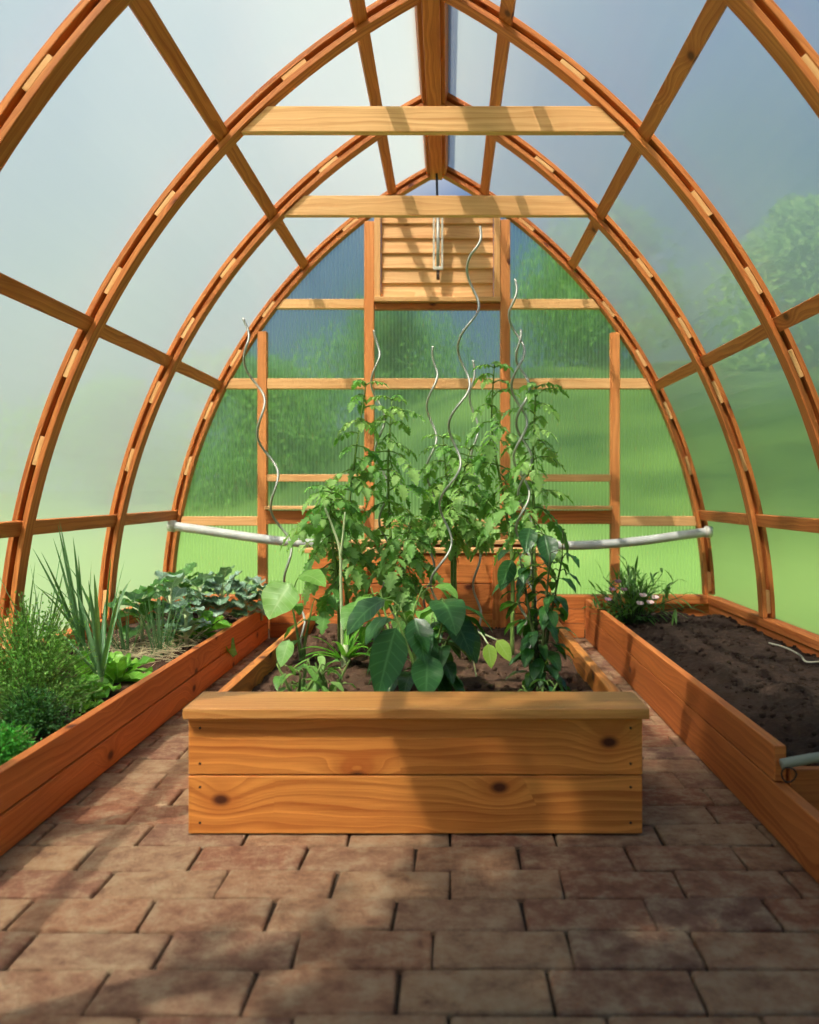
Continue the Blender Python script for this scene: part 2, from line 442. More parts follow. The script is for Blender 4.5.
# ridge beam
t = thing('ridge_beam', (CX - .02, 2.6, 2.87), 'long timber ridge beam running along the peak of the roof', 'ridge beam')
RX = CX - .012
MB().box((RX, 2.35, 2.868), (.075, 5.7, .05)).build('ridge_board', 'frame', t, bevel=.003)
for s_ in (-1, 1):
    MB().box((RX + s_ * .062, 2.35, 2.925), (.022, 5.7, .12), Matrix.Rotation(s_ * R(14), 3, 'Y')).build('side_batten', 'frame', t, bevel=.003)
# tie beams
for ri, (y, zc, lab) in enumerate(((3.305, 2.362, 'wider horizontal timber tie beam, nearer to the camera'), (4.25, 2.345, 'shorter horizontal timber tie beam just in front of the louvred vent'))):
    z0, z1 = zc - .052, zc + .052
    xb, xt = x_in(z0) - .004, x_in(z1) - .004
    o = MB().prism([(CX - xb, z0), (CX + xb, z0), (CX + xt, z1), (CX - xt, z1)], y - .018, y + .018).build('tie_beam', 'pale', None, (CX, y, z0), bevel=.003)
    tag(o, lab, 'tie beam', 'horizontal tie beams')
# polycarbonate sheets of the two sides, one for every bay
ys = [-.51] + RIBY[1:]
PT = .006
for sd in (-1, 1):
    for i in range(len(ys) - 1):
        mb = MB(); r0 = RM + GAP / 2 + LT + .001
        arc_band(mb, sd, r0, r0 + PT, ys[i] + .002, ys[i + 1] - .002, a_at_z(r0, SILL - .02), a_at_x(r0, .012), 40)
        o = mb.build('wall_left' if sd < 0 else 'wall_right', 'side', None, (0, 0, 0), smooth=False)
        struct(o, f'translucent curved polycarbonate sheet of the {"left" if sd < 0 else "right"} wall', 'wall')

# ---------------------------------------------------------------- back wall
YP0, YP1 = YE - .03, YE + .02           # post depth
def post(x, z0, z1, w, label, name='wall_post', mat='post'):
    o = MB().box((x, (YP0 + YP1) / 2, (z0 + z1) / 2), (w, YP1 - YP0, z1 - z0)).build(name, mat, None, (x, YE, z0), bevel=.003)
    return tag(o, label, 'post', 'upright posts of the back wall')
XPL, XPR = P(263, 0, YE).x, P(614.5, 0, YE).x
XML, XMR = P(369.5, 0, YE).x, P(505, 0, YE).x
ZB = .225
def ztop(x): return AZ + sqrt((RM - .03) ** 2 - (abs(x - CX) - AX) ** 2) - .035
post(XPL, ZB, ztop(XPL), .058, 'outer left upright timber post of the back wall')
post(XPR, ZB, ztop(XPR), .058, 'outer right upright timber post of the back wall')
post(XML, ZB, ztop(XML), .062, 'upright timber post left of the louvred vent')
post(XMR, ZB, ztop(XMR), .062, 'upright timber post right of the louvred vent')
def rail(x0, x1, z, h, label, mat='pale', dep=.0, name='cross_rail'):
    y0 = YP0 + .006 - dep
    z0, z1 = z - h / 2, z + h / 2
    f = lambda x, zq: max(CX - x_in(zq) + .004, min(CX + x_in(zq) - .004, x))
    o = MB().prism([(f(x0, z0), z0), (f(x1, z0), z0), (f(x1, z1), z1), (f(x0, z1), z1)], y0, YP1).build(name, mat, None, ((x0 + x1) / 2, YE, z0), bevel=.003)
    return tag(o, label, 'rail', 'horizontal rails of the back wall')
e = .031; eo = .0295
zz = lambda py: HC - (py - VY) * YE / FPX
def xr(z): return 3.0
z = zz(384)
rail(CX - xr(z + .035), XPL - eo, z, .066, 'upper rail at the far left of the back wall')
rail(XPL + eo, XML - e, z, .066, 'upper rail in the left bay of the back wall')
rail(XML + e, XMR - e, z, .066, 'upper rail in the middle bay, behind the tomato tops')
rail(XMR + e, XPR - eo, z, .066, 'upper rail in the right bay of the back wall')
rail(XPR + eo, CX + xr(z + .035), z, .066, 'upper rail at the far right of the back wall')
z = zz(304.5)
rail(CX - xr(z + .03), XML - e, z, .06, 'short topmost rail left of the louvred vent')
rail(XMR + e, CX + xr(z + .03), z, .06, 'short topmost rail right of the louvred vent')
z = zz(521)
rail(CX - xr(z + .03), XPL - eo, z, .058, 'lower rail at the far left of the back wall')
rail(XML + e, XMR - e, z - .02, .062, 'lower rail in the middle bay, behind the tomato stems')
rail(XPR + eo, CX + xr(z + .03), z, .062, 'lower rail at the far right of the back wall')
for a, b, nm in ((XPL + eo, XML - e, 'left'), (XMR + e, XPR - eo, 'right')):
    rail(a, b, zz(478), .045, f'thin rail above the deep ledge in the {nm} bay', 'pale')
    t = thing('window_ledge', ((a + b) / 2, YE, zz(522)), f'deep projecting timber ledge under the {nm} bay window', 'ledge', 'ledges of the back wall')
    MB().box(((a + b) / 2, YE - .045, zz(507.5)), (b - a, .11, .022)).build('ledge_board', 'pale', t, bevel=.003)
    MB().box(((a + b) / 2, YE - .0325, zz(517)), (b - a, .06, .085)).build('apron_board', 'bedr', t, bevel=.003)
t = thing('bottom_rail', (CX, YE, .1), 'timber bottom rail along the foot of the back wall', 'rail')
MB().box((CX, YE - .02, .19), (3.46, .10, .05)).build('rail_cap', 'frame', t, bevel=.003)
MB().box((CX, YE - .005, .083), (3.46, .06, .16)).build('rail_board', 'bedr', t, bevel=.003)

# louvred vent between the middle posts
t = thing('louvred_vent', ((XML + XMR) / 2, YE, zz(299)), 'timber louvred vent high in the middle of the back wall', 'vent')
lx0, lx1 = XML + .032, XMR - .032
MB().box(((lx0 + lx1) / 2, YE - .02, zz(301)), (lx1 - lx0, .075, .03)).build('bottom_rail', 'pale', t, bevel=.003)
MB().box(((lx0 + lx1) / 2, YE - .0, zz(307)), (lx1 - lx0, .04, .04)).build('lower_lintel', 'bedr', t, bevel=.003)
zt = 2.655
for s_, x in ((-1, lx0 + .02), (1, lx1 - .02)):
    MB().box((x, YE - .012, (zz(298.5) + zt) / 2), (.04, .05, zt - zz(298.5))).build('side_stile', 'pale', t, bevel=.003)
MB().box(((lx0 + lx1) / 2, YE - .012, zt + .022), (lx1 - lx0, .05, .04)).build('top_rail', 'pale', t, bevel=.003)
k = 0; z = zz(298) + .046
while z < zt - .03:
    MB().box(((lx0 + lx1) / 2, YE + .005, z), (lx1 - lx0 - .084, .016, .104), Matrix.Rotation(R(-11), 3, 'X')).build('slat', 'pale', t, bevel=.004)
    z += .0945
# automatic opener hanging in front of the louvres
ox, oy = P(438, 0, 5.1).x, 5.12
t = thing('vent_opener', (ox, oy, 2.24), 'slim grey metal vent opener hanging in front of the louvres', 'opener')
for s_ in (-1, 1): MB().box((ox + s_ * .026, oy, 2.425), (.012, .022, .34)).build('side_rail', 'metal', t, bevel=.002)
MB().tube([(ox, oy, 2.27), (ox, oy, 2.60)], .011, 10).build('piston', 'steel', t, smooth=True)
MB().box((ox, oy, 2.262), (.062, .024, .022)).build('end_bracket', 'metal', t, bevel=.003)
MB().box((ox, oy, 2.592), (.062, .024, .022)).build('end_bracket', 'metal', t, bevel=.003)
MB().box((ox, oy + .012, 2.225), (.02, .05, .05)).build('hinge_foot', 'nail', t, bevel=.003)
o = MB().tube([(ox - .005, oy - .01, 2.605), (ox - .005, oy - .02, 2.7), (ox - .008, oy - .03, 2.842)], .0075, 8).build('pull_cord', 'black', None, (ox, oy, 2.6), smooth=True)
tag(o, 'black cord from the ridge down to the vent opener', 'cord')

# panes of the back wall, each cell its own sheet
def pane(cells, n, lab):
    mb = MB(); y0, y1 = YE + .024, YE + .03
    mb.prism(cells, y0, y1)
    # flat front mapping so that the flutes stand upright
    i = 0; mb.uv = []
    for f in mb.f:
        for v in f: mb.uv.append((mb.v[v].x, mb.v[v].z))
    o = mb.build(f'window_{n}', 'gable', None, (0, 0, 0)); struct(o, lab, 'window'); return o
def side_poly(sd, z0, z1, xin):
    """from an inner upright line out to the arch"""
    pts = [(xin, z0), (xin, z1)]
    n = 8
    out = [(CX + sd * (x_in(z0 + (z1 - z0) * i / n) + .02), z0 + (z1 - z0) * i / n) for i in range(n + 1)]
    poly = [pts[0]] + out + [pts[1]]
    return poly if sd > 0 else poly[::-1]
zr = [ZB - .02, zz(521), zz(384), zz(304.5)]
n = 1
for sd, xo, xi in ((-1, XPL, XML), (1, XPR, XMR)):
    w = 'left' if sd < 0 else 'right'
    for za, zb, h in ((zr[0], zr[1], 'bottom'), (zr[1], zr[2], 'tall lower')):
        pane(side_poly(sd, za, zb, xo), n, f'{h} ribbed polycarbonate pane at the far {w} of the back wall'); n += 1
    ztp = ztop(xo) + .0
    ztp = AZ + sqrt((RM - .01) ** 2 - (abs(xo - CX) - AX) ** 2)
    m = [(xo, zr[2])] + [(CX + sd * (x_in(zr[2] + (ztp - zr[2]) * i / 6) + .018), zr[2] + (ztp - zr[2]) * i / 6) for i in range(7)]
    pane(m if sd > 0 else m[::-1], n, f'small corner polycarbonate pane at the far {w} of the back wall'); n += 1
    for za, zb, h in ((zr[0], zz(514), 'bottom'), (zz(514), zz(478), 'narrow'), (zz(478), zr[2], 'middle')):
        a, b = sorted((xo, xi)); pane([(a, za), (b, za), (b, zb), (a, zb)], n, f'{h} ribbed polycarbonate pane in the {w} bay of the back wall'); n += 1
    # cell under the topmost rail: cut by the arch at its outer upper corner
    m = [(xi, zr[2]), (xo, zr[2])]
    for i in range(13):
        zq = zr[2] + (zr[3] - zr[2]) * i / 12; xa = x_in(zq) + .018
        if xa < abs(xo - CX): m.append((CX + sd * xa, zq))
        elif i == 12: m.append((xo, zq))
        else: last = zq
    m.append((xi, zr[3]))
    if len(m) > 4: m.insert(2, (xo, last + .01))
    pane(m if sd > 0 else m[::-1], n, f'upper ribbed polycarbonate pane in the {w} bay of the back wall'); n += 1
    zt2 = AZ + sqrt((RM - .012) ** 2 - (abs(xi - CX) - AX) ** 2)
    m = [(xi, zr[3])] + [(CX + sd * (x_in(zr[3] + (zt2 - zr[3]) * i / 8) + .018), zr[3] + (zt2 - zr[3]) * i / 8) for i in range(9)]
    pane(m if sd > 0 else m[::-1], n, f'curved-topped polycarbonate pane {w} of the louvred vent'); n += 1
for za, zb, h in ((zr[0], zz(523), 'bottom'), (zz(523), zr[2], 'middle'), (zr[2], zz(306), 'upper')):
    pane([(XML, za), (XMR, za), (XMR, zb), (XML, zb)], n, f'{h} ribbed polycarbonate pane in the middle bay of the back wall'); n += 1

# ---------------------------------------------------------------- brick floor
mb = MB(); BY, BX = .1305, .2585
k = -16
ytop = 1.889
rows = []
y = ytop + BY * 23
while y > -.35:
    rows.append(y); y -= BY
for i, yb in enumerate(rows):
    kk = round((ytop - yb) / BY)
    x = (.004 if kk % 2 == 0 else -.098) + rnd.uniform(-.014, .014) - BX * 6
    while x < 1.1:
        L = BX + rnd.uniform(-.012, .012)
        x1 = x + L
        if x1 > -1.25 and x < .98:
            rot = Matrix.Rotation(R(rnd.gauss(0, .55)), 3, 'Z') @ Matrix.Rotation(R(rnd.gauss(0, .5)), 3, 'X') @ Matrix.Rotation(R(rnd.gauss(0, .35)), 3, 'Y')
            g = rnd.uniform(.003, .007)
            jt = [V((rnd.uniform(-.004, .003), rnd.uniform(-.0035, .0025), 0)) for _ in range(4)]
            tp = lambda p: p + jt[(p.x > 0) * 2 + (p.y > 0)]
            mb.box(((x + x1) / 2, yb - BY / 2, -.032 + rnd.uniform(-.002, .001)), (L - g, BY - rnd.uniform(.003, .007), .06), rot, (rnd.random(), max(0, rnd.gauss(.3, .35))), None, tp)
        x = x1
fl = mb.build('floor', 'brick', None, (0, 0, 0), bevel=.0075, bseg=3)
struct(fl, 'worn reddish brick paving laid in running bond', 'floor')
sub = bpy.data.objects
o = MB().box((-.12, 2.4, -.04), (2.4, 5.7, .05)).build('floor_bedding', 'sand', None, (0, 0, 0)); struct(o, 'dark sand between the paving bricks', 'floor')
def sstep(a, b, x):
    t = max(0, min(1, (x - a) / (b - a))); return t * t * (3 - 2 * t)
def ground(x, y):
    """lawn around the greenhouse; a meadow slope rises to the right and behind, the left stays low"""
    d = math.hypot(x, y - 2.5); az = x / max(d, .01)
    if y < 2.5: az = x / max(abs(x), .01) * (1 - .3 * sstep(0, 12, 2.5 - y)) if x > 0 else -1
    w = .16 + .84 * sstep(-.42, .12, az)
    u = max(0, d - 4.3)
    return -.07 + w * 5.6 * (1 - math.exp(-u * .092)) * sstep(0, 2.5, u) + .12 * sin(x * .7) * sin(y * .5) * sstep(4, 9, d)
mb = MB(); N = 90
for i in range(N + 1):
    for j in range(N + 1):
        x, y = -40 + 80 * i / N, -30 + 90 * j / N
        mb.v.append(V((x, y, ground(x, y))))
for i in range(N):
    for j in range(N):
        a = i * (N + 1) + j
        mb.face([a, a + N + 1, a + N + 2, a + 1], [(0, 0)] * 4)
o = mb.build('lawn', 'grass', None, (0, 0, 0), smooth=True); struct(o, 'sunlit green lawn outside the greenhouse', 'lawn')

# ---------------------------------------------------------------- raised beds
TH = .03
def plank(parent, c, size, mat, name='plank', nails=None):
    o = MB().box(c, size).build(name, mat, parent, bevel=.003, bseg=2)
    if nails:
        for (p, d) in nails:
            p = V(p); MB().tube([p + V(d) * -.004, p + V(d) * .0012], .0036, 8).build('nail', 'nail', o)
    return o
# central bed
cx0, cx1, cy0, cyb, ch = -.654, .494, 2.072, 3.88, .296
t = thing('raised_bed', ((cx0 + cx1) / 2, (cy0 + cyb) / 2, 0), 'central timber raised bed with a capped front board, planted with tomatoes and peppers', 'raised bed')
hp = .1465
for k in range(2):
    zc = .002 + hp / 2 + k * (hp + .003)
    nl = [((x, cy0, zc + dz), (0, -1, 0)) for x in (cx0 + .03, cx1 - .03) for dz in (-.045, .045)]
    plank(t, ((cx0 + cx1) / 2, cy0 + TH / 2, zc), (cx1 - cx0, TH, hp), 'bed', 'front_plank', nl)
    for x in (cx0 + TH / 2, cx1 - TH / 2):
        plank(t, (x, (cy0 + TH + cyb) / 2, zc), (TH, cyb - cy0 - TH - .004, hp), 'bed', 'side_plank')
plank(t, ((cx0 + cx1) / 2 + .003, 2.132, ch + .0165), (1.165, .178, .027), 'cap', 'cap_board')
# taller planter box behind it
by0, by1, bh = 3.885, 4.62, .575
t = thing('planter_box', ((cx0 + cx1) / 2, (by0 + by1) / 2, 0), 'taller timber planter box at the far end of the central bed', 'planter')
for k in range(4):
    hb = bh / 4 - .003; zc = .002 + hb / 2 + k * bh / 4
    for y in (by0 + TH / 2, by1 - TH / 2): plank(t, ((cx0 + cx1) / 2, y, zc), (cx1 - cx0, TH, hb), 'bedr', 'front_plank' if y < 4.2 else 'back_plank')
    for x in (cx0 + TH / 2, cx1 - TH / 2): plank(t, (x, (by0 + by1) / 2, zc), (TH, by1 - by0 - 2 * TH - .004, hb), 'bedr', 'side_plank')
plank(t, ((cx0 + cx1) / 2, by0 + .04, bh + .012), (cx1 - cx0 + .04, .10, .022), 'pale', 'cap_board')
plank(t, ((cx0 + cx1) / 2, by1 - .04, bh + .012), (cx1 - cx0 + .04, .10, .022), 'pale', 'cap_board')
for s_ in (-.33, .33):
    plank(t, ((cx0 + cx1) / 2 + s_, by0 - .011, .30), (.07, .02, .52), 'bedr', 'batten')
# left bed
lx = -1.056
t = thing('raised_bed', (lx, 2.7, 0), 'long timber raised bed along the left wall, full of vegetables', 'raised bed')
for k, (z0, z1) in enumerate(((.002, .098), (.103, .202))):
    plank(t, (lx - TH / 2, 2.75, (z0 + z1) / 2), (TH, 4.2, z1 - z0), 'bedr', 'side_plank')
# right bed
rx = .818
t = thing('raised_bed', (rx, 2.7, 0), 'long timber raised bed along the right wall, filled with bare dark soil', 'raised bed')
plank(t, (rx + TH / 2, 2.75, .0705), (TH, 4.2, .137), 'bedr', 'lower_plank')
plank(t, (rx + TH / 2, 3.448, .1875), (TH, 2.80, .089), 'bedr', 'upper_plank')
plank(t, (1.255, 2.055, .09), (.80, TH, .17), 'bedr', 'cross_plank')
# back bed board closing the two paths
t = thing('raised_bed', (-.1, 4.88, 0), 'low timber bed across the foot of the back wall, behind the planter box', 'raised bed')
for z0, z1 in ((.002, .085), (.088, .17), (.173, .248)):
    plank(t, (-.119, 4.875, (z0 + z1) / 2), (1.868, TH, z1 - z0), 'bedr', 'front_plank')

# soil
def soil(name, x0, x1, y0, y1, fz, mat, label, amp=.02, nx=60, ny=120):
    from mathutils import noise
    mb = MB()
    for j in range(ny + 1):
        for i in range(nx + 1):
            x, y = x0 + (x1 - x0) * i / nx, y0 + (y1 - y0) * j / ny
            h = noise.noise(V((x * 5, y * 5, 1))) * amp + noise.noise(V((x * 16, y * 16, 4))) * amp * .6 + noise.noise(V((x * 45, y * 45, 9))) * amp * .4
            mb.v.append(V((x, y, fz(x, y) + h)))
    for j in range(ny):
        for i in range(nx):
            a = j * (nx + 1) + i
            mb.face([a, a + 1, a + nx + 2, a + nx + 1], [(0, 0)] * 4)
    # clods
    for _ in range(int(260 * (x1 - x0) * (y1 - y0))):
        x, y = rnd.uniform(x0 + .03, x1 - .03), rnd.uniform(y0 + .03, y1 - .03); r = rnd.uniform(.004, .014)
        z = fz(x, y) + noise.noise(V((x * 5, y * 5, 1))) * amp + r * .3
        b = len(mb.v); n = 6
        for q, (zz_, rr) in enumerate(((-.6, .7), (.1, 1), (.7, .6))):
            for k in range(n):
                a = 2 * pi * k / n + q; s_ = rnd.uniform(.75, 1.15)
                mb.v.append(V((x + cos(a) * r * rr * s_, y + sin(a) * r * rr * s_, z + zz_ * r)))
        for q in range(2):
            for k in range(n):
                mb.face([b + q * n + k, b + q * n + (k + 1) % n, b + (q + 1) * n + (k + 1) % n, b + (q + 1) * n + k], [(0, 0)] * 4)
        mb.face([b + 2 * n + k for k in range(n)], [(0, 0)] * n)
    o = mb.build(name, mat, None, ((x0 + x1) / 2, (y0 + y1) / 2, 0), smooth=True)
    return tag(o, label, 'soil', None, 'stuff')
SC, SL, SR = .235, .15, .135
soil('soil', cx0 + TH + .003, cx1 - TH - .003, cy0 + TH + .003, cyb - .003, lambda x, y: SC, 'soilred', 'brown soil in the central raised bed')
soil('soil', -1.685, lx - TH - .003, .66, 4.84, lambda x, y: SL + .015 * (-x - 1.05), 'soilred', 'brown soil in the left raised bed under the vegetables')
soil('soil', rx + TH + .003, 1.67, 2.075, 4.855, lambda x, y: SR + .03 * max(0, 1 - abs(x - 1.15) / .3) * min(1, (y - 2.08) / .5), 'soil', 'bare dark soil in the right raised bed', .026, 70, 220)
soil('soil', cx0 + TH + .003, cx1 - TH - .003, by0 + .1, by1 - .1, lambda x, y: .53, 'soil', 'dark soil inside the taller planter box', .012, 40, 20)
soil('soil', -1.03, .79, 4.895, 5.145, lambda x, y: .17, 'soilred', 'strip of soil in the low bed under the back wall', .012, 60, 14)

# ---------------------------------------------------------------- hoses and pipes
def cr(pts, n=8):
    pts = [V(p) for p in pts]; out = []
    q = [pts[0] * 2 - pts[1]] + pts + [pts[-1] * 2 - pts[-2]]
    for i in range(1, len(q) - 2):
        for k in range(n):
            t = k / n; a, b, c, d = q[i - 1:i + 3]
            out.append(.5 * ((2 * b) + (c - a) * t + (2 * a - 5 * b + 4 * c - d) * t * t + (3 * b - a - 3 * c + d) * t ** 3))
    out.append(pts[-1]); return out
yh = 5.07
pp = [P(x, y, yh) for x, y in ((172, 526), (195, 529), (235, 535), (280, 541), (330, 544.5), (400, 545.5), (470, 546), (540, 545.5), (590, 545), (640, 541), (680, 535.5), (708, 532))]
t = thing('drip_pipe', (CX, yh, .55), 'light grey plastic pipe slung across the back wall from side to side', 'pipe')
MB().tube(cr(pp), .028, 12).build('pipe', 'pipe', t, smooth=True)
for p in (pp[0], pp[-1]): MB().tube([p + V((-.02, 0, .002)), p + V((.02, 0, -.002))], .036, 12).build('end_clamp', 'metal', t, smooth=True)
a = [P(781, 764, 2.03), P(800, 760.5, 2.03), P(819, 757.5, 2.035), P(850, 756, 2.04), P(900, 757, 2.05)]
o = MB().tube(cr(a), .0125, 10).build('hose', 'hose', None, a[0], smooth=True)
tag(o, 'grey-green hose lying across the cut end of the right bed', 'hose')
mb = MB(); c = P(789, 770, 1.995)
mb.tube([c + V((.018 * cos(k * .5), -.003 * sin(k), -.012 + .018 * sin(k * .5))) for k in range(14)], .0022, 6)
tag(mb.build('wire_tie', 'nail', None, c, smooth=True), 'small twisted wire loop below the hose at the right bed', 'wire')
a = [V((p.x, p.y, SR + .035)) for p in (P(769, 651, 3.78), P(785, 656, 3.67), P(800, 664, 3.5), P(807, 673, 3.36))] + [V((1.58, 3.40, SR + .03)), V((1.66, 3.42, SR + .03))]
o = MB().tube(cr(a), .0042, 8).build('drip_tube', 'hose', None, a[0], smooth=True)
tag(o, 'thin pale drip tube lying on the dark soil of the right bed', 'tube')

# ---------------------------------------------------------------- spiral stakes
def stake(p0, p1, pitch, amp, label, phase=0.0, r=.005):
    p0, p1 = V(p0), V(p1); L = (p1 - p0).length; n = int(L / .012); ax = (p1 - p0).normalized()
    e1 = ax.cross(V((0, 1, 0))).normalized(); e2 = ax.cross(e1)
    pts = []
    for i in range(n + 1):
        s_ = i / n * L; k = min(1, (L - s_) / .12) if s_ > L - .12 else 1
        k *= min(1, s_ / .15 + .2)
        a = 2 * pi * s_ / pitch + phase
        pts.append(p0 + ax * s_ + (e1 * cos(a) + e2 * sin(a)) * amp * k)
    o = MB().tube(pts, r, 7).build('spiral_stake', 'steel', None, p0, smooth=True)
    return tag(o, label, 'plant stake', 'metal spiral plant stakes')
def soilpt(p, z=SC): p.z = z - .02; return p
stake(soilpt(P(304, 640, 3.3)), P(243, 318, 3.3), .30, .027, 'leftmost metal spiral plant stake, leaning left with its tip near the arch rib', .4)
stake(soilpt(P(392, 640, 3.45)), P(374, 330, 3.45), .29, .024, 'metal spiral stake rising out of the left tomato plant', 1.2)
stake(soilpt(P(428, 640, 3.55)), P(433, 346, 3.55), .28, .022, 'short pale-tipped spiral stake behind the middle tomato plant', 2.2)
stake(soilpt(P(430, 650, 3.2)), P(480, 226, 3.2), .31, .032, 'tallest metal spiral stake, its tip in front of the louvred vent', .2)
stake(soilpt(P(478, 640, 3.65)), P(473, 360, 3.65), .28, .018, 'thin spiral stake whose tip shows between the two tomato tops', 1.0)
stake(soilpt(P(528, 660, 3.05)), P(515, 279, 3.05), .265, .027, 'taller of the two intertwined spiral stakes at the right', .3)
stake(soilpt(P(530, 660, 3.07)), P(521, 330, 3.07), .265, .027, 'shorter of the two intertwined spiral stakes at the right', 3.5)

# ---------------------------------------------------------------- leaves and plants
ovate = lambda t: max(.03, sin(pi * min(1, t) ** .72) ** .85) if t < 1 else .0
lance = lambda t: max(0.0, sin(pi * t ** .8)) ** .9 + .02 * (1 - t)
obov = lambda t: (.16 + .84 * sin(pi * t ** 1.7 * .93 + .05)) if t < 1 else .25
roundl = lambda t: sqrt(max(0, 1 - (2 * (t * .98) - 1.0) ** 2)) * .95 + .04
strap = lambda t: (1 - t ** 3) * .95 + .03
def jag(t):
    return max(.02, sin(pi * t ** .7) ** .8 * (1.18 if round(t * 10) % 2 else .62)) if t < 1 else 0
Z = V((0, 0, 1))
def rv(s=1.0): return V((rnd.uniform(-s, s), rnd.uniform(-s, s), rnd.uniform(-s, s)))
def hd(a, el): return V((cos(a) * cos(el), sin(a) * cos(el), sin(el)))
def tn(y=0.0, lo=0, hi=1): return (rnd.uniform(lo, hi), y)

def tomato_leaf(mb, sb, p, d, L, droop, yel=0.0):
    """pinnate leaf: a drooping rachis with jagged leaflets in pairs"""
    p = V(p); d = V(d).normalized(); pts = [p.copy()]; n = 8; t0 = rnd.uniform(0, 1)
    dirs = []
    for i in range(n):
        dd = (d + V((0, 0, -droop * (i + 1) / n))).normalized(); dirs.append(dd)
        pts.append(pts[-1] + dd * L / n)
    sb.tube(pts, lambda t: .0026 * (1 - t) + .0009, 5)
    for i, fr in ((3, .62), (5, .85), (7, .75)):
        for s_ in (-1, 1):
            sd = dirs[i - 1].cross(Z)
            if sd.length < .05: sd = V((1, 0, 0))
            sd = sd.normalized() * s_
            ld = (sd * 1.0 + dirs[i - 1] * .55 + V((0, 0, -.35)) + rv(.22))
            l = L * .5 * fr * rnd.uniform(.8, 1.15)
            mb.blade(pts[i], ld, Z + rv(.3), l, l * .72, jag, rnd.uniform(.3, 1.1), rnd.uniform(.1, .45), (min(1, max(0, t0 + rnd.uniform(-.25, .25))), yel), 10, .12)
    l = L * .56
    mb.blade(pts[-1], dirs[-1] + rv(.1), Z + rv(.2), l, l * .68, jag, rnd.uniform(.4, 1.0), .25, (t0, yel), 10, .12)

def tomato_plant(stems, label, nleaf, Lr=(.15, .24), mat='tomato_leaf', zmin=0.0, spread=1.0, bias=(0, 0), group='tomato plants', ntop=3):
    base = V(stems[0][0])
    t = thing('tomato_plant', base, label, 'tomato plant', group)
    mb, sb = MB(), MB(); rb = sb
    for st in stems:
        pts = cr(st, 8)
        sb.tube(pts, lambda q: .0065 * (1 - q) + .0025, 7)
        m = len(pts); a = rnd.uniform(0, 6)
        for k in range(nleaf):
            f = (k + .5 + rnd.uniform(-.3, .3)) / nleaf
            f = zmin + (1 - zmin) * f
            p = pts[min(m - 1, int(f * (m - 1)))]
            a += 2.4 + rnd.uniform(-.5, .5)
            el = rnd.uniform(-.1, .55) + (.35 if f > .85 else 0)
            L = rnd.uniform(*Lr) * (1.0 if f < .8 else .72)
            d = hd(a, el) + V((bias[0], bias[1], 0)); d.x *= spread
            tomato_leaf(mb, rb, p, d, L, rnd.uniform(.9, 1.9), max(0, rnd.gauss(-.1, .16)))
        for k in range(ntop):
            tomato_leaf(mb, rb, pts[-1], hd(a + k * 2.1, .7), rnd.uniform(*Lr) * .55, .9, 0)
    sb.build('stem', 'stem', t, smooth=True)
    mb.build('foliage', mat, t, smooth=True)
    return t

def broad_plant(base, h, n, L, W, label, mat, cat, name='pepper_plant', prof=ovate, droop=(1.2, 2.4), stems=3, spread=.1, el=(-.2, .5), azim=None, yel=0.0, group=None, lowest=.3, stemmat='stem', extra=None):
    base = V(base); t = thing(name, base, label, cat, group); mb, sb = MB(), MB(); rb = sb
    tips = []
    for k in range(stems):
        a = 2 * pi * k / stems + rnd.uniform(-.4, .4); off = V((cos(a), sin(a), 0)) * spread
        pts = cr([base, base + off * .35 + Z * h * .4, base + off + Z * h * rnd.uniform(.85, 1.05)], 6)
        sb.tube(pts, lambda q: .006 * (1 - q) + .0025, 7); tips.append(pts)
    a = rnd.uniform(0, 6)
    for k in range(n):
        pts = tips[k % stems]; f = lowest + (1 - lowest) * (k + rnd.random()) / n
        p = pts[min(len(pts) - 1, int(f * (len(pts) - 1) + .5))]
        a += 2.4 + rnd.uniform(-.4, .4)
        aa = a if azim is None else rnd.uniform(*azim)
        d = hd(aa, rnd.uniform(*el)); pl_ = rnd.uniform(.25, .5) * L
        q = cr([p, p + d * pl_ * .6 + Z * .01, p + d * pl_], 3)
        rb.tube(q, .0018, 5)
        l = rnd.uniform(.7, 1.1) * L; 
        mb.blade(q[-1], d, Z + rv(.25), l, l * W * rnd.uniform(.85, 1.1), prof, rnd.uniform(*droop), rnd.uniform(.1, .35), tn(yel * rnd.random()), 9, .1)
    for (p, d, l, w, dr, ti, up) in (extra or ()):
        p = V(p); near = min((q for pts in tips for q in pts), key=lambda q: (q - p).length)
        rb.tube(cr([near, (near + p) / 2 + Z * .015, p], 4), .002, 5)
        mb.blade(p, d, up, l, w, prof, dr, .16, ti, 10, .08)
    sb.build('stem', stemmat, t, smooth=True)
    mb.build('foliage', mat, t, smooth=True)
    return t

def rosette(base, n, L, W, label, mat='lettuce', cat='lettuce', name='lettuce', prof=obov, el=(.35, 1.35), droop=(.3, 1.3), ripple=.25, group=None, cup=.12):
    base = V(base); t = thing(name, base, label, cat, group); mb = MB()
    for k in range(n):
        f = k / max(1, n - 1); a = k * 2.4 + rnd.uniform(-.3, .3)
        e_ = el[0] + (el[1] - el[0]) * f; l = L * (1.05 - .4 * f) * rnd.uniform(.9, 1.1)
        mb.blade(base + hd(a, 0) * .012, hd(a, e_), Z + hd(a, 0) * -.2, l, l * W, prof, rnd.uniform(*droop) * (1.1 - f * .6), .18, tn(), 9, ripple, cup)
    mb.build('leaves', mat, t, smooth=True)
    s = MB().tube([base - Z * .03, base + Z * .035], lambda q: .014 - .005 * q, 8); s.build('crown', 'stempale', t, smooth=True)
    return t

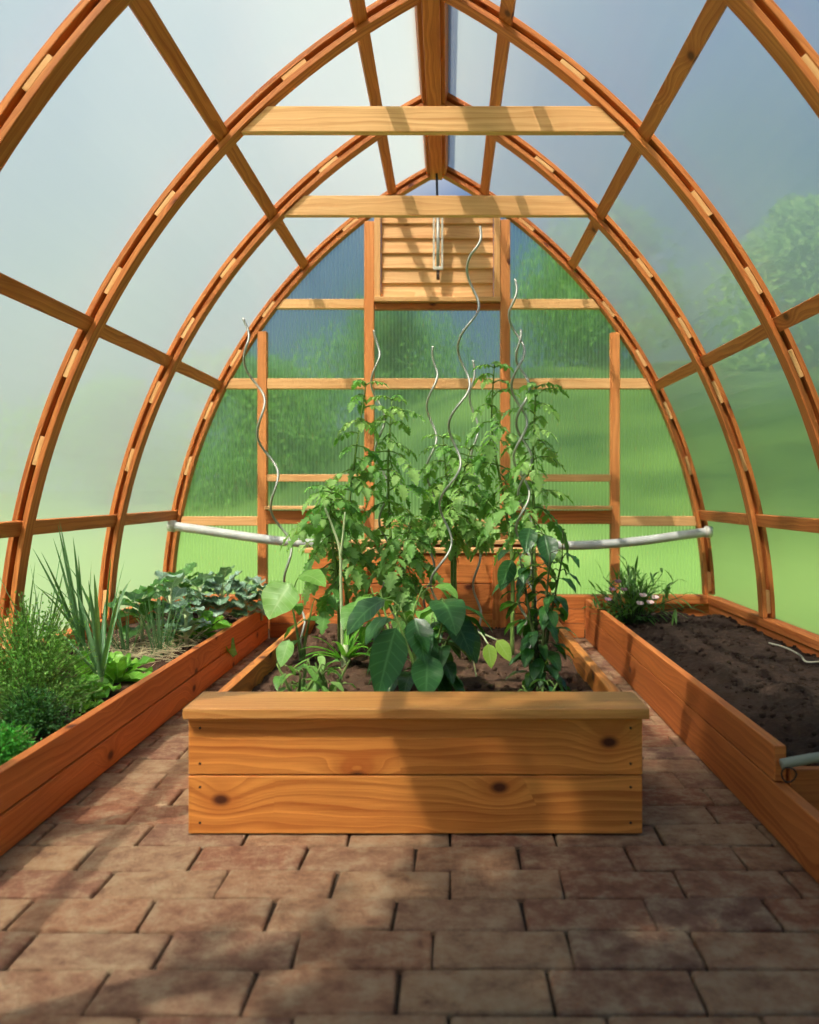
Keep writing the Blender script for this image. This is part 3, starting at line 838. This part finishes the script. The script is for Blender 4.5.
def straps(base, n, L, W, label, mat, cat, name, el=(.9, 1.5), droop=(.2, 1.0), spread=.02, group=None, shank=True, lean=(0, 0)):
    base = V(base); t = thing(name, base, label, cat, group); mb = MB()
    for k in range(n):
        a = rnd.uniform(0, 2 * pi); l = L * rnd.uniform(.65, 1.1)
        p = base + hd(a, 0) * rnd.uniform(0, spread)
        mb.blade(p + Z * (.05 if shank else 0), hd(a, rnd.uniform(*el)) + V((lean[0], lean[1], 0)), hd(a, 0) * -1 + Z * .2, l, W, strap, rnd.uniform(*droop), .45, tn(), 10)
    mb.build('leaves', mat, t, smooth=True)
    if shank:
        s = MB().tube([base - Z * .02, base + Z * .06, base + Z * .1], lambda q: W * .55 * (1 - .3 * q) + .003, 8); s.build('shank', 'stempale', t, smooth=True)
    return t

def bush(base, rx_, ry_, h, n, L, W, label, mat, cat, name, stemmat='stem', group=None):
    """a domed cushion of thin shoots set with tiny leaves"""
    base = V(base); t = thing(name, base, label, cat, group); mb, sb = MB(), MB()
    for k in range(n):
        a = rnd.uniform(0, 2 * pi); el = math.asin(rnd.uniform(.05, 1)); d = hd(a, el); ff = rnd.uniform(.8, 1.08)
        tip = base + V((d.x * rx_ * ff, d.y * ry_ * ff, d.z * h * ff + .01))
        mid = base + V((d.x * rx_ * .45, d.y * ry_ * .45, d.z * h * .62))
        pts = cr([base + V((d.x * .02, d.y * .02, 0)), mid, tip], 5)
        if k % 3 == 0: sb.tube(pts, .0012, 4)
        dr = (pts[-1] - pts[-3]).normalized(); tv = rnd.random()
        for q in range(11):
            f = .42 + .58 * q / 10
            p = pts[min(len(pts) - 1, int(f * (len(pts) - 1)))] + rv(.006)
            mb.card(p, dr * .7 + rv(.9), rv(), L * rnd.uniform(.6, 1.2), W, (min(1, max(0, tv + rnd.uniform(-.3, .3))), 0))
    sb.build('shoots', stemmat, t); mb.build('foliage', mat, t)
    return t

rnd.seed(77)
# central bed: tomatoes
def C(px, py, Y): return P(px, py, Y)
tomato_plant([[soilpt(C(352, 640, 3.25)), C(345, 560, 3.25), C(352, 480, 3.3), C(366, 385, 3.3)],
              [soilpt(C(340, 645, 3.2)), C(338, 590, 3.15), C(330, 520, 3.15), C(332, 490, 3.15)]],
             'tall tomato plant at the left of the central bed, reaching over the upper rail', 29, (.11, .165), zmin=.34, spread=.8)
tomato_plant([[soilpt(C(400, 645, 3.35)), C(392, 560, 3.35), C(388, 470, 3.4), C(392, 400, 3.4)],
              [soilpt(C(405, 640, 3.3)), C(404, 575, 3.25), C(410, 520, 3.2)]],
             'bushy tomato plant just left of the middle, in front of the centre post', 29, (.11, .165), zmin=.38, spread=.85)
tomato_plant([[soilpt(C(452, 640, 3.5)), C(452, 560, 3.5), C(448, 500, 3.5), C(443, 438, 3.45)],
              [soilpt(C(458, 640, 3.45)), C(455, 570, 3.45), C(458, 500, 3.4), C(470, 450, 3.4)]],
             'middle tomato plant with bare dark lower stems', 26, (.11, .17), zmin=.5, spread=1.0)
tomato_plant([[soilpt(C(512, 660, 3.2)), C(512, 560, 3.2), C(504, 500, 3.25), C(492, 430, 3.3), C(494, 368, 3.3)],
              [soilpt(C(532, 660, 3.05)), C(534, 560, 3.05), C(533, 460, 3.1), C(536, 388, 3.1)]],
             'tomato plant at the right climbing the two intertwined stakes', 28, (.10, .155), zmin=.36, spread=.75)
# peppers
tg = lambda v, y=0: (v, y)
b0 = soilpt(C(425, 690, 2.55))
ex = [(C(396, 628, 2.42), V((-.25, -.5, -.75)), .215, .11, .5, tg(.35), V((.3, -1, .4))),
      (C(428, 655, 2.40), V((-.05, -.5, -.9)), .13, .095, .4, tg(.55), V((.1, -1, .3))),
      (C(415, 618, 2.45), V((.25, -.6, -.6)), .15, .085, .8, tg(.2), V((.1, -1, .6))),
      (C(450, 612, 2.5), V((.5, -.4, -.6)), .15, .085, .9, tg(.25), V((.2, -1, .5))),
      (C(460, 620, 2.5), V((.45, -.2, -.85)), .14, .075, .6, tg(.1), V((.3, -1, .3))),
      (C(385, 600, 2.5), V((-.8, -.3, -.2)), .16, .10, 1.2, tg(.1), V((0, -.4, 1))),
      (C(440, 600, 2.5), V((.3, -.8, .1)), .17, .11, 1.5, tg(.4), V((0, -.3, 1)))]
broad_plant(b0, .30, 46, .125, .52, 'dark green broad-leaved pepper plant behind the front cap board', 'pepper_leaf', 'pepper plant', spread=.11, stems=5, group='pepper plants', extra=ex, stemmat='stem')
b0 = soilpt(C(540, 690, 2.62))
ex = [(C(545, 535, 2.62), V((.1, -.5, -.6)), .105, .07, .5, tg(.2), V((0, -1, .4))),
      (C(530, 528, 2.62), V((-.2, -.6, -.5)), .10, .06, .7, tg(.3), V((0, -1, .4))),
      (C(563, 530, 2.62), V((.15, -.1, -1)), .11, .05, .2, tg(.1), V((1, -.4, .1))),
      (C(512, 560, 2.62), V((-.4, -.4, -.7)), .11, .06, .6, tg(.35), V((0, -1, .3)))]
broad_plant(b0, .50, 84, .085, .5, 'tall dark pepper plant with drooping leaves at the right rim of the central bed', 'pepper_leaf', 'pepper plant', spread=.07, group='pepper plants', lowest=.08, extra=ex, stemmat='stemdark', stems=4)
b0 = soilpt(C(302, 655, 3.05))
ex = [(C(291, 584, 2.95), V((-.55, -.5, -.7)), .15, .15, .5, tg(.75), V((-.2, -1, .5))),
      (C(300, 575, 3.0), V((.5, -.3, .1)), .13, .09, .9, tg(.8), V((0, -.5, 1)))]
broad_plant(b0, .27, 5, .10, .6, 'young pepper plant with one big pale leaf leaning over the left rim', 'pepper_light', 'pepper plant', spread=.04, stems=2, group='pepper plants', extra=ex, lowest=.5)
b0 = soilpt(C(298, 690, 2.42))
ex = [(C(289, 640, 2.42), V((-.2, -.5, -.7)), .085, .055, .4, tg(.5), V((-.2, -1, .3)))]
broad_plant(b0, .15, 16, .075, .5, 'small pepper seedling in the front left corner of the central bed', 'pepper_light', 'pepper plant', spread=.07, stems=4, group='pepper plants', extra=ex)
b0 = soilpt(C(330, 690, 2.5))
broad_plant(b0, .14, 14, .07, .45, 'small leafy seedling beside the front left corner seedling', 'tomato_leaf', 'seedling', name='seedling', spread=.06, stems=3, prof=lance)
# pale celery-like clump and a fresh green plant in the middle
b0 = soilpt(C(345, 660, 2.95))
straps(b0, 16, .2, .022, 'pale light-green leafy clump left of the dark pepper plant', 'lettuce', 'celery', 'celery', el=(.5, 1.35), droop=(.6, 1.6), spread=.03)
b0 = soilpt(C(395, 660, 2.9))
broad_plant(b0, .32, 13, .13, .7, 'light green broad-leaved plant behind the dark pepper plant', 'pepper_light', 'pepper plant', spread=.1, stems=3, group='pepper plants', lowest=.5)
# bean-like pale leaves on bent stems
b0 = soilpt(C(478, 655, 2.75)); 
t = thing('bean_seedling', b0, 'pale seedling with two limp yellow-green leaves on bent white stems', 'seedling')
mb, sb = MB(), MB()
for tip, l, d in ((C(497, 640, 2.72), .085, V((.5, -.3, -.6))), (C(488, 644, 2.7), .08, V((.15, -.3, -.9)))):
    sb.tube(cr([b0, C(470, 635, 2.75), C(480, 633, 2.73), tip], 6), .0028, 6)
    mb.blade(tip, d, V((.1, -1, .5)), l, .05, ovate, .4, .3, (.9, .35), 8, .1)
sb.build('stem', 'stempale', t, smooth=True); mb.build('leaves', 'lettuce', t, smooth=True)
b0 = soilpt(C(540, 700, 2.35))
broad_plant(b0, .10, 14, .065, .34, 'small narrow-leaved seedling behind the right end of the cap board', 'pepper_leaf', 'seedling', name='seedling', prof=lance, spread=.05, stems=4)

b0 = P(318, 560, 4.15); b0.z = .535
broad_plant(b0, .10, 22, .075, .5, 'low green herb growing at the left end of the taller planter box', 'tomato_leaf', 'herb', name='box_herb', spread=.08, stems=4)
b0 = soilpt(P(343, 640, 3.0))
t = thing('cut_shoot', b0, 'pale forked bare shoot standing in front of the left tomato plant', 'plant shoot')
MB().tube(cr([b0, P(341, 590, 3.0), P(340, 552, 3.0), P(333, 528, 3.0), P(325, 508, 3.0)], 6), lambda q: .0065 - .003 * q, 8).build('main_shoot', 'stempale', t, smooth=True)
MB().tube(cr([P(340.5, 556, 3.0), P(343, 535, 2.99), P(345, 512, 2.98)], 6), lambda q: .005 - .002 * q, 8).build('side_shoot', 'stempale', t, smooth=True)

rnd.seed(91)
# left bed
def L_(px, py, Y, z=None):
    p = P(px, py, Y); p.z = (SL if z is None else z); return p
def onsoil(px, Y): return V(((px - VX) * Y / FPX, Y, SL + .008))
bush(onsoil(30, 2.62), .21, .2, .36, 800, .014, .006, 'round bushy thyme with fine leaves near the front of the left bed', 'herb', 'herb bush', 'thyme_bush')
bush(V((-1.22, 2.42, SL)), .10, .11, .13, 380, .013, .007, 'low dark-leaved herb cushion spilling towards the left bed board', 'herbdark', 'herb', 'dark_herb', 'stemdark')
bush(V((-1.19, 2.14, SL)), .11, .12, .10, 420, .014, .006, 'low bright green herb cushion at the picture\'s lower left corner', 'moss', 'herb', 'bright_herb')
straps(onsoil(100, 2.93), 9, .46, .022, 'leek with long upright blue-green leaves beside the round thyme', 'leek', 'leek', 'leek', el=(1.0, 1.5), droop=(.15, .7), lean=(-.15, 0), group='leeks')
straps(onsoil(84, 3.3), 8, .52, .018, 'leek at the left wall whose leaf tips reach the lowest purlin', 'leek', 'leek', 'leek', el=(1.1, 1.5), droop=(.1, .6), lean=(-.1, 0), group='leeks')
straps(onsoil(44, 3.15), 6, .46, .014, 'thin leek in front of the nearer left arch rib', 'leek', 'leek', 'leek', el=(1.1, 1.5), droop=(.1, .5), group='leeks')
straps(onsoil(20, 3.0), 6, .4, .012, 'thin grassy leek at the left picture edge', 'leek', 'leek', 'leek', el=(1.1, 1.5), droop=(.1, .5), group='leeks')
straps(onsoil(104, 3.35), 8, .46, .014, 'leek with arching leaves right of the tallest leek', 'leek', 'leek', 'leek', el=(1.0, 1.45), droop=(.2, .9), group='leeks', lean=(-.15, 0))
straps(onsoil(160, 3.55), 26, .34, .007, 'tuft of pale chives standing in the dry straw', 'leek', 'chives', 'chives', el=(1.1, 1.55), droop=(.1, .5), spread=.04, shank=False)
straps(onsoil(128, 3.5), 16, .3, .008, 'tuft of pale chives nearer the left wall', 'leek', 'chives', 'chives', el=(1.0, 1.5), droop=(.1, .6), spread=.04, shank=False)
rosette(onsoil(118, 3.05), 14, .16, .55, 'green romaine lettuce by the middle of the left bed board', group='lettuces', el=(.25, 1.35))
rosette(onsoil(82, 2.8), 12, .12, .7, 'small curly lettuce leaning on the left bed board', group='lettuces', el=(.15, 1.2), ripple=.4)
rosette(V((-1.19, 2.66, SL)), 9, .08, .7, 'tiny curly lettuce seedling in front of the small curly lettuce', group='lettuces', el=(.15, 1.2), ripple=.4)
rosette(onsoil(88, 3.08), 10, .16, .6, 'upright light green lettuce between the thyme and the leek', group='lettuces', el=(.5, 1.4))
rosette(onsoil(50, 3.35), 9, .15, .6, 'light green lettuce behind the round thyme', group='lettuces', el=(.5, 1.4))
rosette(onsoil(196, 4.0), 14, .19, .6, 'bright green lettuce by the far end of the left bed board', group='lettuces', el=(.2, 1.3))
rosette(onsoil(180, 3.8), 8, .12, .6, 'darker flat lettuce in front of the bright far lettuce', 'cabbagegreen', group='lettuces', el=(.1, .9))
def cabbage(px, Y, L, label, mat='cabbage', n=9, h=.08):
    base = onsoil(px, Y); t = thing('cabbage', base, label, 'cabbage', 'cabbages'); mb, sb = MB(), MB()
    n = int(n * 1.6); L *= .82
    sb.tube([base - Z * .02, base + Z * h], .008, 7)
    for k in range(n):
        a = k * 2.4 + rnd.uniform(-.3, .3); el = rnd.uniform(.35, 1.25); p = base + Z * h * (.12 + .88 * k / n)
        d = hd(a, el); q = p + d * L * .55; sb.tube(cr([p, (p + q) / 2 + Z * .01, q], 3), .003, 5)
        mb.blade(q, d, Z, L, L * .92, roundl, rnd.uniform(.5, 1.6), .12, tn(), 9, .18, .06)
    sb.build('stalks', 'stempale', t, smooth=True); mb.build('leaves', mat, t, smooth=True)
cabbage(142, 3.75, .125, 'dark green young cabbage nearest the left wall', 'cabbagegreen', 11, .24)
cabbage(170, 3.95, .13, 'blue-green cabbage with a pale leaf in front, right of the dark cabbage', 'cabbage', 13, .21)
cabbage(186, 3.72, .09, 'small frosty-leaved cabbage in front of the blue-green cabbage', 'cabbage', 10, .17)
cabbage(200, 4.35, .12, 'blue-green cabbage in the middle of the far row', 'cabbage', 12, .2)
cabbage(222, 4.4, .12, 'blue-green cabbage behind the bright far lettuce', 'cabbage', 12, .2)
cabbage(245, 4.5, .11, 'blue-green cabbage at the right end of the far row', 'cabbage', 12, .18)
cabbage(182, 4.6, .12, 'greenish cabbage at the back corner of the left bed', 'cabbagegreen', 11, .2)
cabbage(262, 4.65, .10, 'last small cabbage by the back wall', 'cabbage', 10, .17)
mb = MB()
for k in range(420):
    px = rnd.uniform(112, 222); Y = rnd.uniform(3.35, 3.85)
    p = onsoil(px, Y) + V((0, 0, rnd.uniform(0, .035)))
    d = hd(rnd.uniform(0, 6.3), rnd.uniform(-.08, .5)); l = rnd.uniform(.05, .16)
    if p.x > -1.10 or p.x + d.x * l > -1.10: continue
    mb.tube([p, p + d * l * .5 + rv(.006), p + d * l - Z * .01], .0013, 4)
tag(mb.build('straw_mulch', 'straw', None, (-1.3, 3.6, SL)), 'dry straw scattered between the lettuces and the cabbages', 'straw', None, 'stuff')

# flowering plant in the far corner of the right bed
b0 = V((P(634, 0, 4.45).x, 4.45, SR)); t = thing('flowering_plant', b0, 'bushy narrow-leaved plant with pale pink blooms at the far corner of the right bed', 'flowering plant')
mb, sb, fb, gb = MB(), MB(), MB(), MB()
for k in range(44):
    a = rnd.uniform(0, 2 * pi); el = rnd.uniform(.35, 1.45); l = rnd.uniform(.16, .36); d = hd(a, el)
    pts = cr([b0 + hd(a, 0) * .02, b0 + d * l * .5 + Z * .03, b0 + d * l], 5); sb.tube(pts, .002, 5)
    for q in range(11):
        p = pts[int((.25 + .75 * q / 10) * (len(pts) - 1))]
        mb.blade(p, d * .8 + rv(.8), Z, rnd.uniform(.06, .12), .016, lance, rnd.uniform(.2, 1.0), .2, tn(), 5)
def bloom(m, c, r, n=7):
    for k in range(n):
        a = 2 * pi * k / n; m.blade(c, hd(a, .3) + V((0, -.5, .2)), V((0, -1, .5)), r, r * .8, roundl, .3, .1, (0, 0), 5)
for x, y in ((643, 596), (650, 603), (640, 604), (655, 598)): bloom(fb, P(x, y, 4.28), .022, 6)
for x, y in ((612, 590), (618, 582), (608, 600), (624, 590)): bloom(gb, P(x, y, 4.3), .02, 6)
sb.build('stems', 'stemdark', t); mb.build('foliage', 'willow', t, smooth=True); fb.build('flowers', 'petal', t, smooth=True)
x = gb.build('faded_flowers', 'petalmauve', t, smooth=True)
# herbs in the low bed under the back wall
for px, lab in ((330, 'small leafy herb on the soil under the back wall, left of the planter box middle'),):
    pass

# ---------------------------------------------------------------- trees outside
def tree(name, loc, h, r, label, mat='treedark', n=2600, ls=.2, trunk=.12, crown0=.22, group='trees outside'):
    loc = V(loc); t = thing(name, loc, label, 'tree', group); mb, sb = MB(), MB()
    sb.tube(cr([loc - Z * .3, loc + V((.05, 0, h * .35)), loc + V((-.05, .05, h * .8))], 5), lambda q: trunk * (1 - .75 * q), 8)
    blobs = []
    for k in range(22):
        f = rnd.uniform(crown0, .95); rr = r * (sin(pi * min(1, (f - crown0) / (1 - crown0) * .8 + .18)) * .8 + .1)
        a = rnd.uniform(0, 6.3); q = rnd.uniform(.2, .8) * rr
        c = loc + V((cos(a) * q, sin(a) * q, h * f)); blobs.append((c, rr * rnd.uniform(.45, .7)))
        sb.tube(cr([loc + Z * h * f * .7, (loc + Z * h * f * .75 + c) / 2, c], 3), lambda q: trunk * .28 * (1 - .8 * q), 5)
    for k in range(n):
        c, br = rnd.choice(blobs); d = rv().normalized(); p = c + V((d.x, d.y, d.z * .8)) * br * rnd.uniform(.6, 1.05)
        mb.card(p, d * .5 + rv() + V((0, 0, -.3)), d + rv(.5), ls * rnd.uniform(.7, 1.4), ls * .6, tn())
    sb.build('trunk', 'bark', t, smooth=True); mb.build('crown', mat, t)
    return t
def gp(x, y): return (x, y, ground(x, y) - .05)
pa = tree('tree', gp(3.2, 17), 3.4, 2.3, 'broad dark tree on the slope behind the right bay of the back wall', 'treedark', 9000, .14, crown0=.05)
pb = tree('tree', gp(-3.6, 15), 2.5, 2.4, 'low tree behind the left bay of the back wall', 'treedark', 7000, .14, crown0=.05)
pc = tree('tree', gp(6.4, 15), 3.0, 2.0, 'light green tree on the slope beyond the far right corner', 'treelight', 8000, .13, crown0=.04)
for src, loc, rz, lab in (
    (pb, gp(-1.4, 19.5), 1.0, 'dark bushy tree straight behind the middle bay of the back wall'),
    (pb, gp(-7.0, 17), 2.0, 'low tree seen through the far left panes of the back wall'),
    (pc, gp(11.5, 9.5), 2.2, 'light green tree high on the slope outside the right wall'),
    (pa, gp(12.5, 4.0), 3.1, 'dark tree high on the slope outside the right wall, nearest the camera'),
    (pb, gp(-10.0, 12.5), 3.0, 'low tree far off beyond the left wall'),
    (pb, gp(-9.6, 7.4), 4.4, 'low tree outside the left wall, level with the farthest rib')):
    o = copy_tree(src, loc); o.rotation_euler.z = rz; o['label'] = lab
rnd.seed(SHADE)
tree('tree', (-1.4, -1.7, 0), 8.2, 1.5, 'slender tree outside behind the camera, shading the front of the floor', 'treelight', 6200, .16, .09, .5)

# ---------------------------------------------------------------- light
w = bpy.data.worlds.new('sky'); scene.world = w; w.use_nodes = True
nt = w.node_tree; nt.nodes.clear()
out = nt.nodes.new('ShaderNodeOutputWorld'); bg = nt.nodes.new('ShaderNodeBackground')
tc = nt.nodes.new('ShaderNodeTexCoord'); sep = nt.nodes.new('ShaderNodeSeparateXYZ'); nt.links.new(tc.outputs['Generated'], sep.inputs[0])
rp = nt.nodes.new('ShaderNodeValToRGB'); e_ = rp.color_ramp.elements
e_[0].position = 0; e_[0].color = (.44, .56, .66, 1); e_[1].position = .5; e_[1].color = (.08, .32, .86, 1)
nt.links.new(sep.outputs[2], rp.inputs[0])
nz = nt.nodes.new('ShaderNodeTexNoise'); nt.links.new(tc.outputs['Generated'], nz.inputs[0]); nz.inputs['Scale'].default_value = 2.3; nz.inputs['Detail'].default_value = 6
r2 = nt.nodes.new('ShaderNodeValToRGB'); r2.color_ramp.elements[0].position = .52; r2.color_ramp.elements[1].position = .80
nt.links.new(nz.outputs['Fac'], r2.inputs[0])
mx = nt.nodes.new('ShaderNodeMix'); mx.data_type = 'RGBA'; dt = nt.nodes.new('ShaderNodeVectorMath'); dt.operation = 'DOT_PRODUCT'; nt.links.new(tc.outputs['Generated'], dt.inputs[0]); dt.inputs[1].default_value = V((-.07, .88, .47)).normalized()
mr = nt.nodes.new('ShaderNodeMapRange'); mr.interpolation_type = 'SMOOTHSTEP'; nt.links.new(dt.outputs['Value'], mr.inputs[0]); mr.inputs[1].default_value = .982; mr.inputs[2].default_value = .998
mxx = nt.nodes.new('ShaderNodeMath'); mxx.operation = 'MAXIMUM'; nt.links.new(r2.outputs[0], mxx.inputs[0]); nt.links.new(mr.outputs[0], mxx.inputs[1]); nt.links.new(mxx.outputs[0], mx.inputs[0]); nt.links.new(rp.outputs[0], mx.inputs[6]); mx.inputs[7].default_value = (1.35, 1.37, 1.4, 1)
nt.links.new(mx.outputs[2], bg.inputs[0]); bg.inputs[1].default_value = .56
nt.links.new(bg.outputs[0], out.inputs[0])
sl = bpy.data.lights.new('sun', 'SUN'); sl.energy = 18.0; sl.angle = R(.6); sl.color = (1, .92, .80)
so = bpy.data.objects.new('sun', sl); COL.objects.link(so)
so.rotation_euler = V((.85, 1.15, -2.2)).to_track_quat('-Z', 'Y').to_euler(); so.location = (-4, -4, 9)

# ---------------------------------------------------------------- camera
cam = bpy.data.cameras.new('camera'); co = bpy.data.objects.new('camera', cam); COL.objects.link(co)
co.location = (0, 0, HC); co.rotation_euler = (R(90), 0, 0)
cam.sensor_fit = 'HORIZONTAL'; cam.sensor_width = 36; cam.lens = 36 * FPX / 819
cam.shift_x = -(VX - 409.5) / 819; cam.shift_y = -(512 - VY) / 819
cam.clip_end = 200; cam.clip_start = .05
cam.dof.use_dof = True; cam.dof.focus_distance = 3.1; cam.dof.aperture_fstop = 3.2
scene.camera = co
vs = scene.view_settings; vs.view_transform = 'Standard'; vs.look = 'None'; vs.gamma = 1; vs.exposure = .02; vs.use_curve_mapping = False
scene.cycles.max_bounces = 14; scene.cycles.transparent_max_bounces = 24
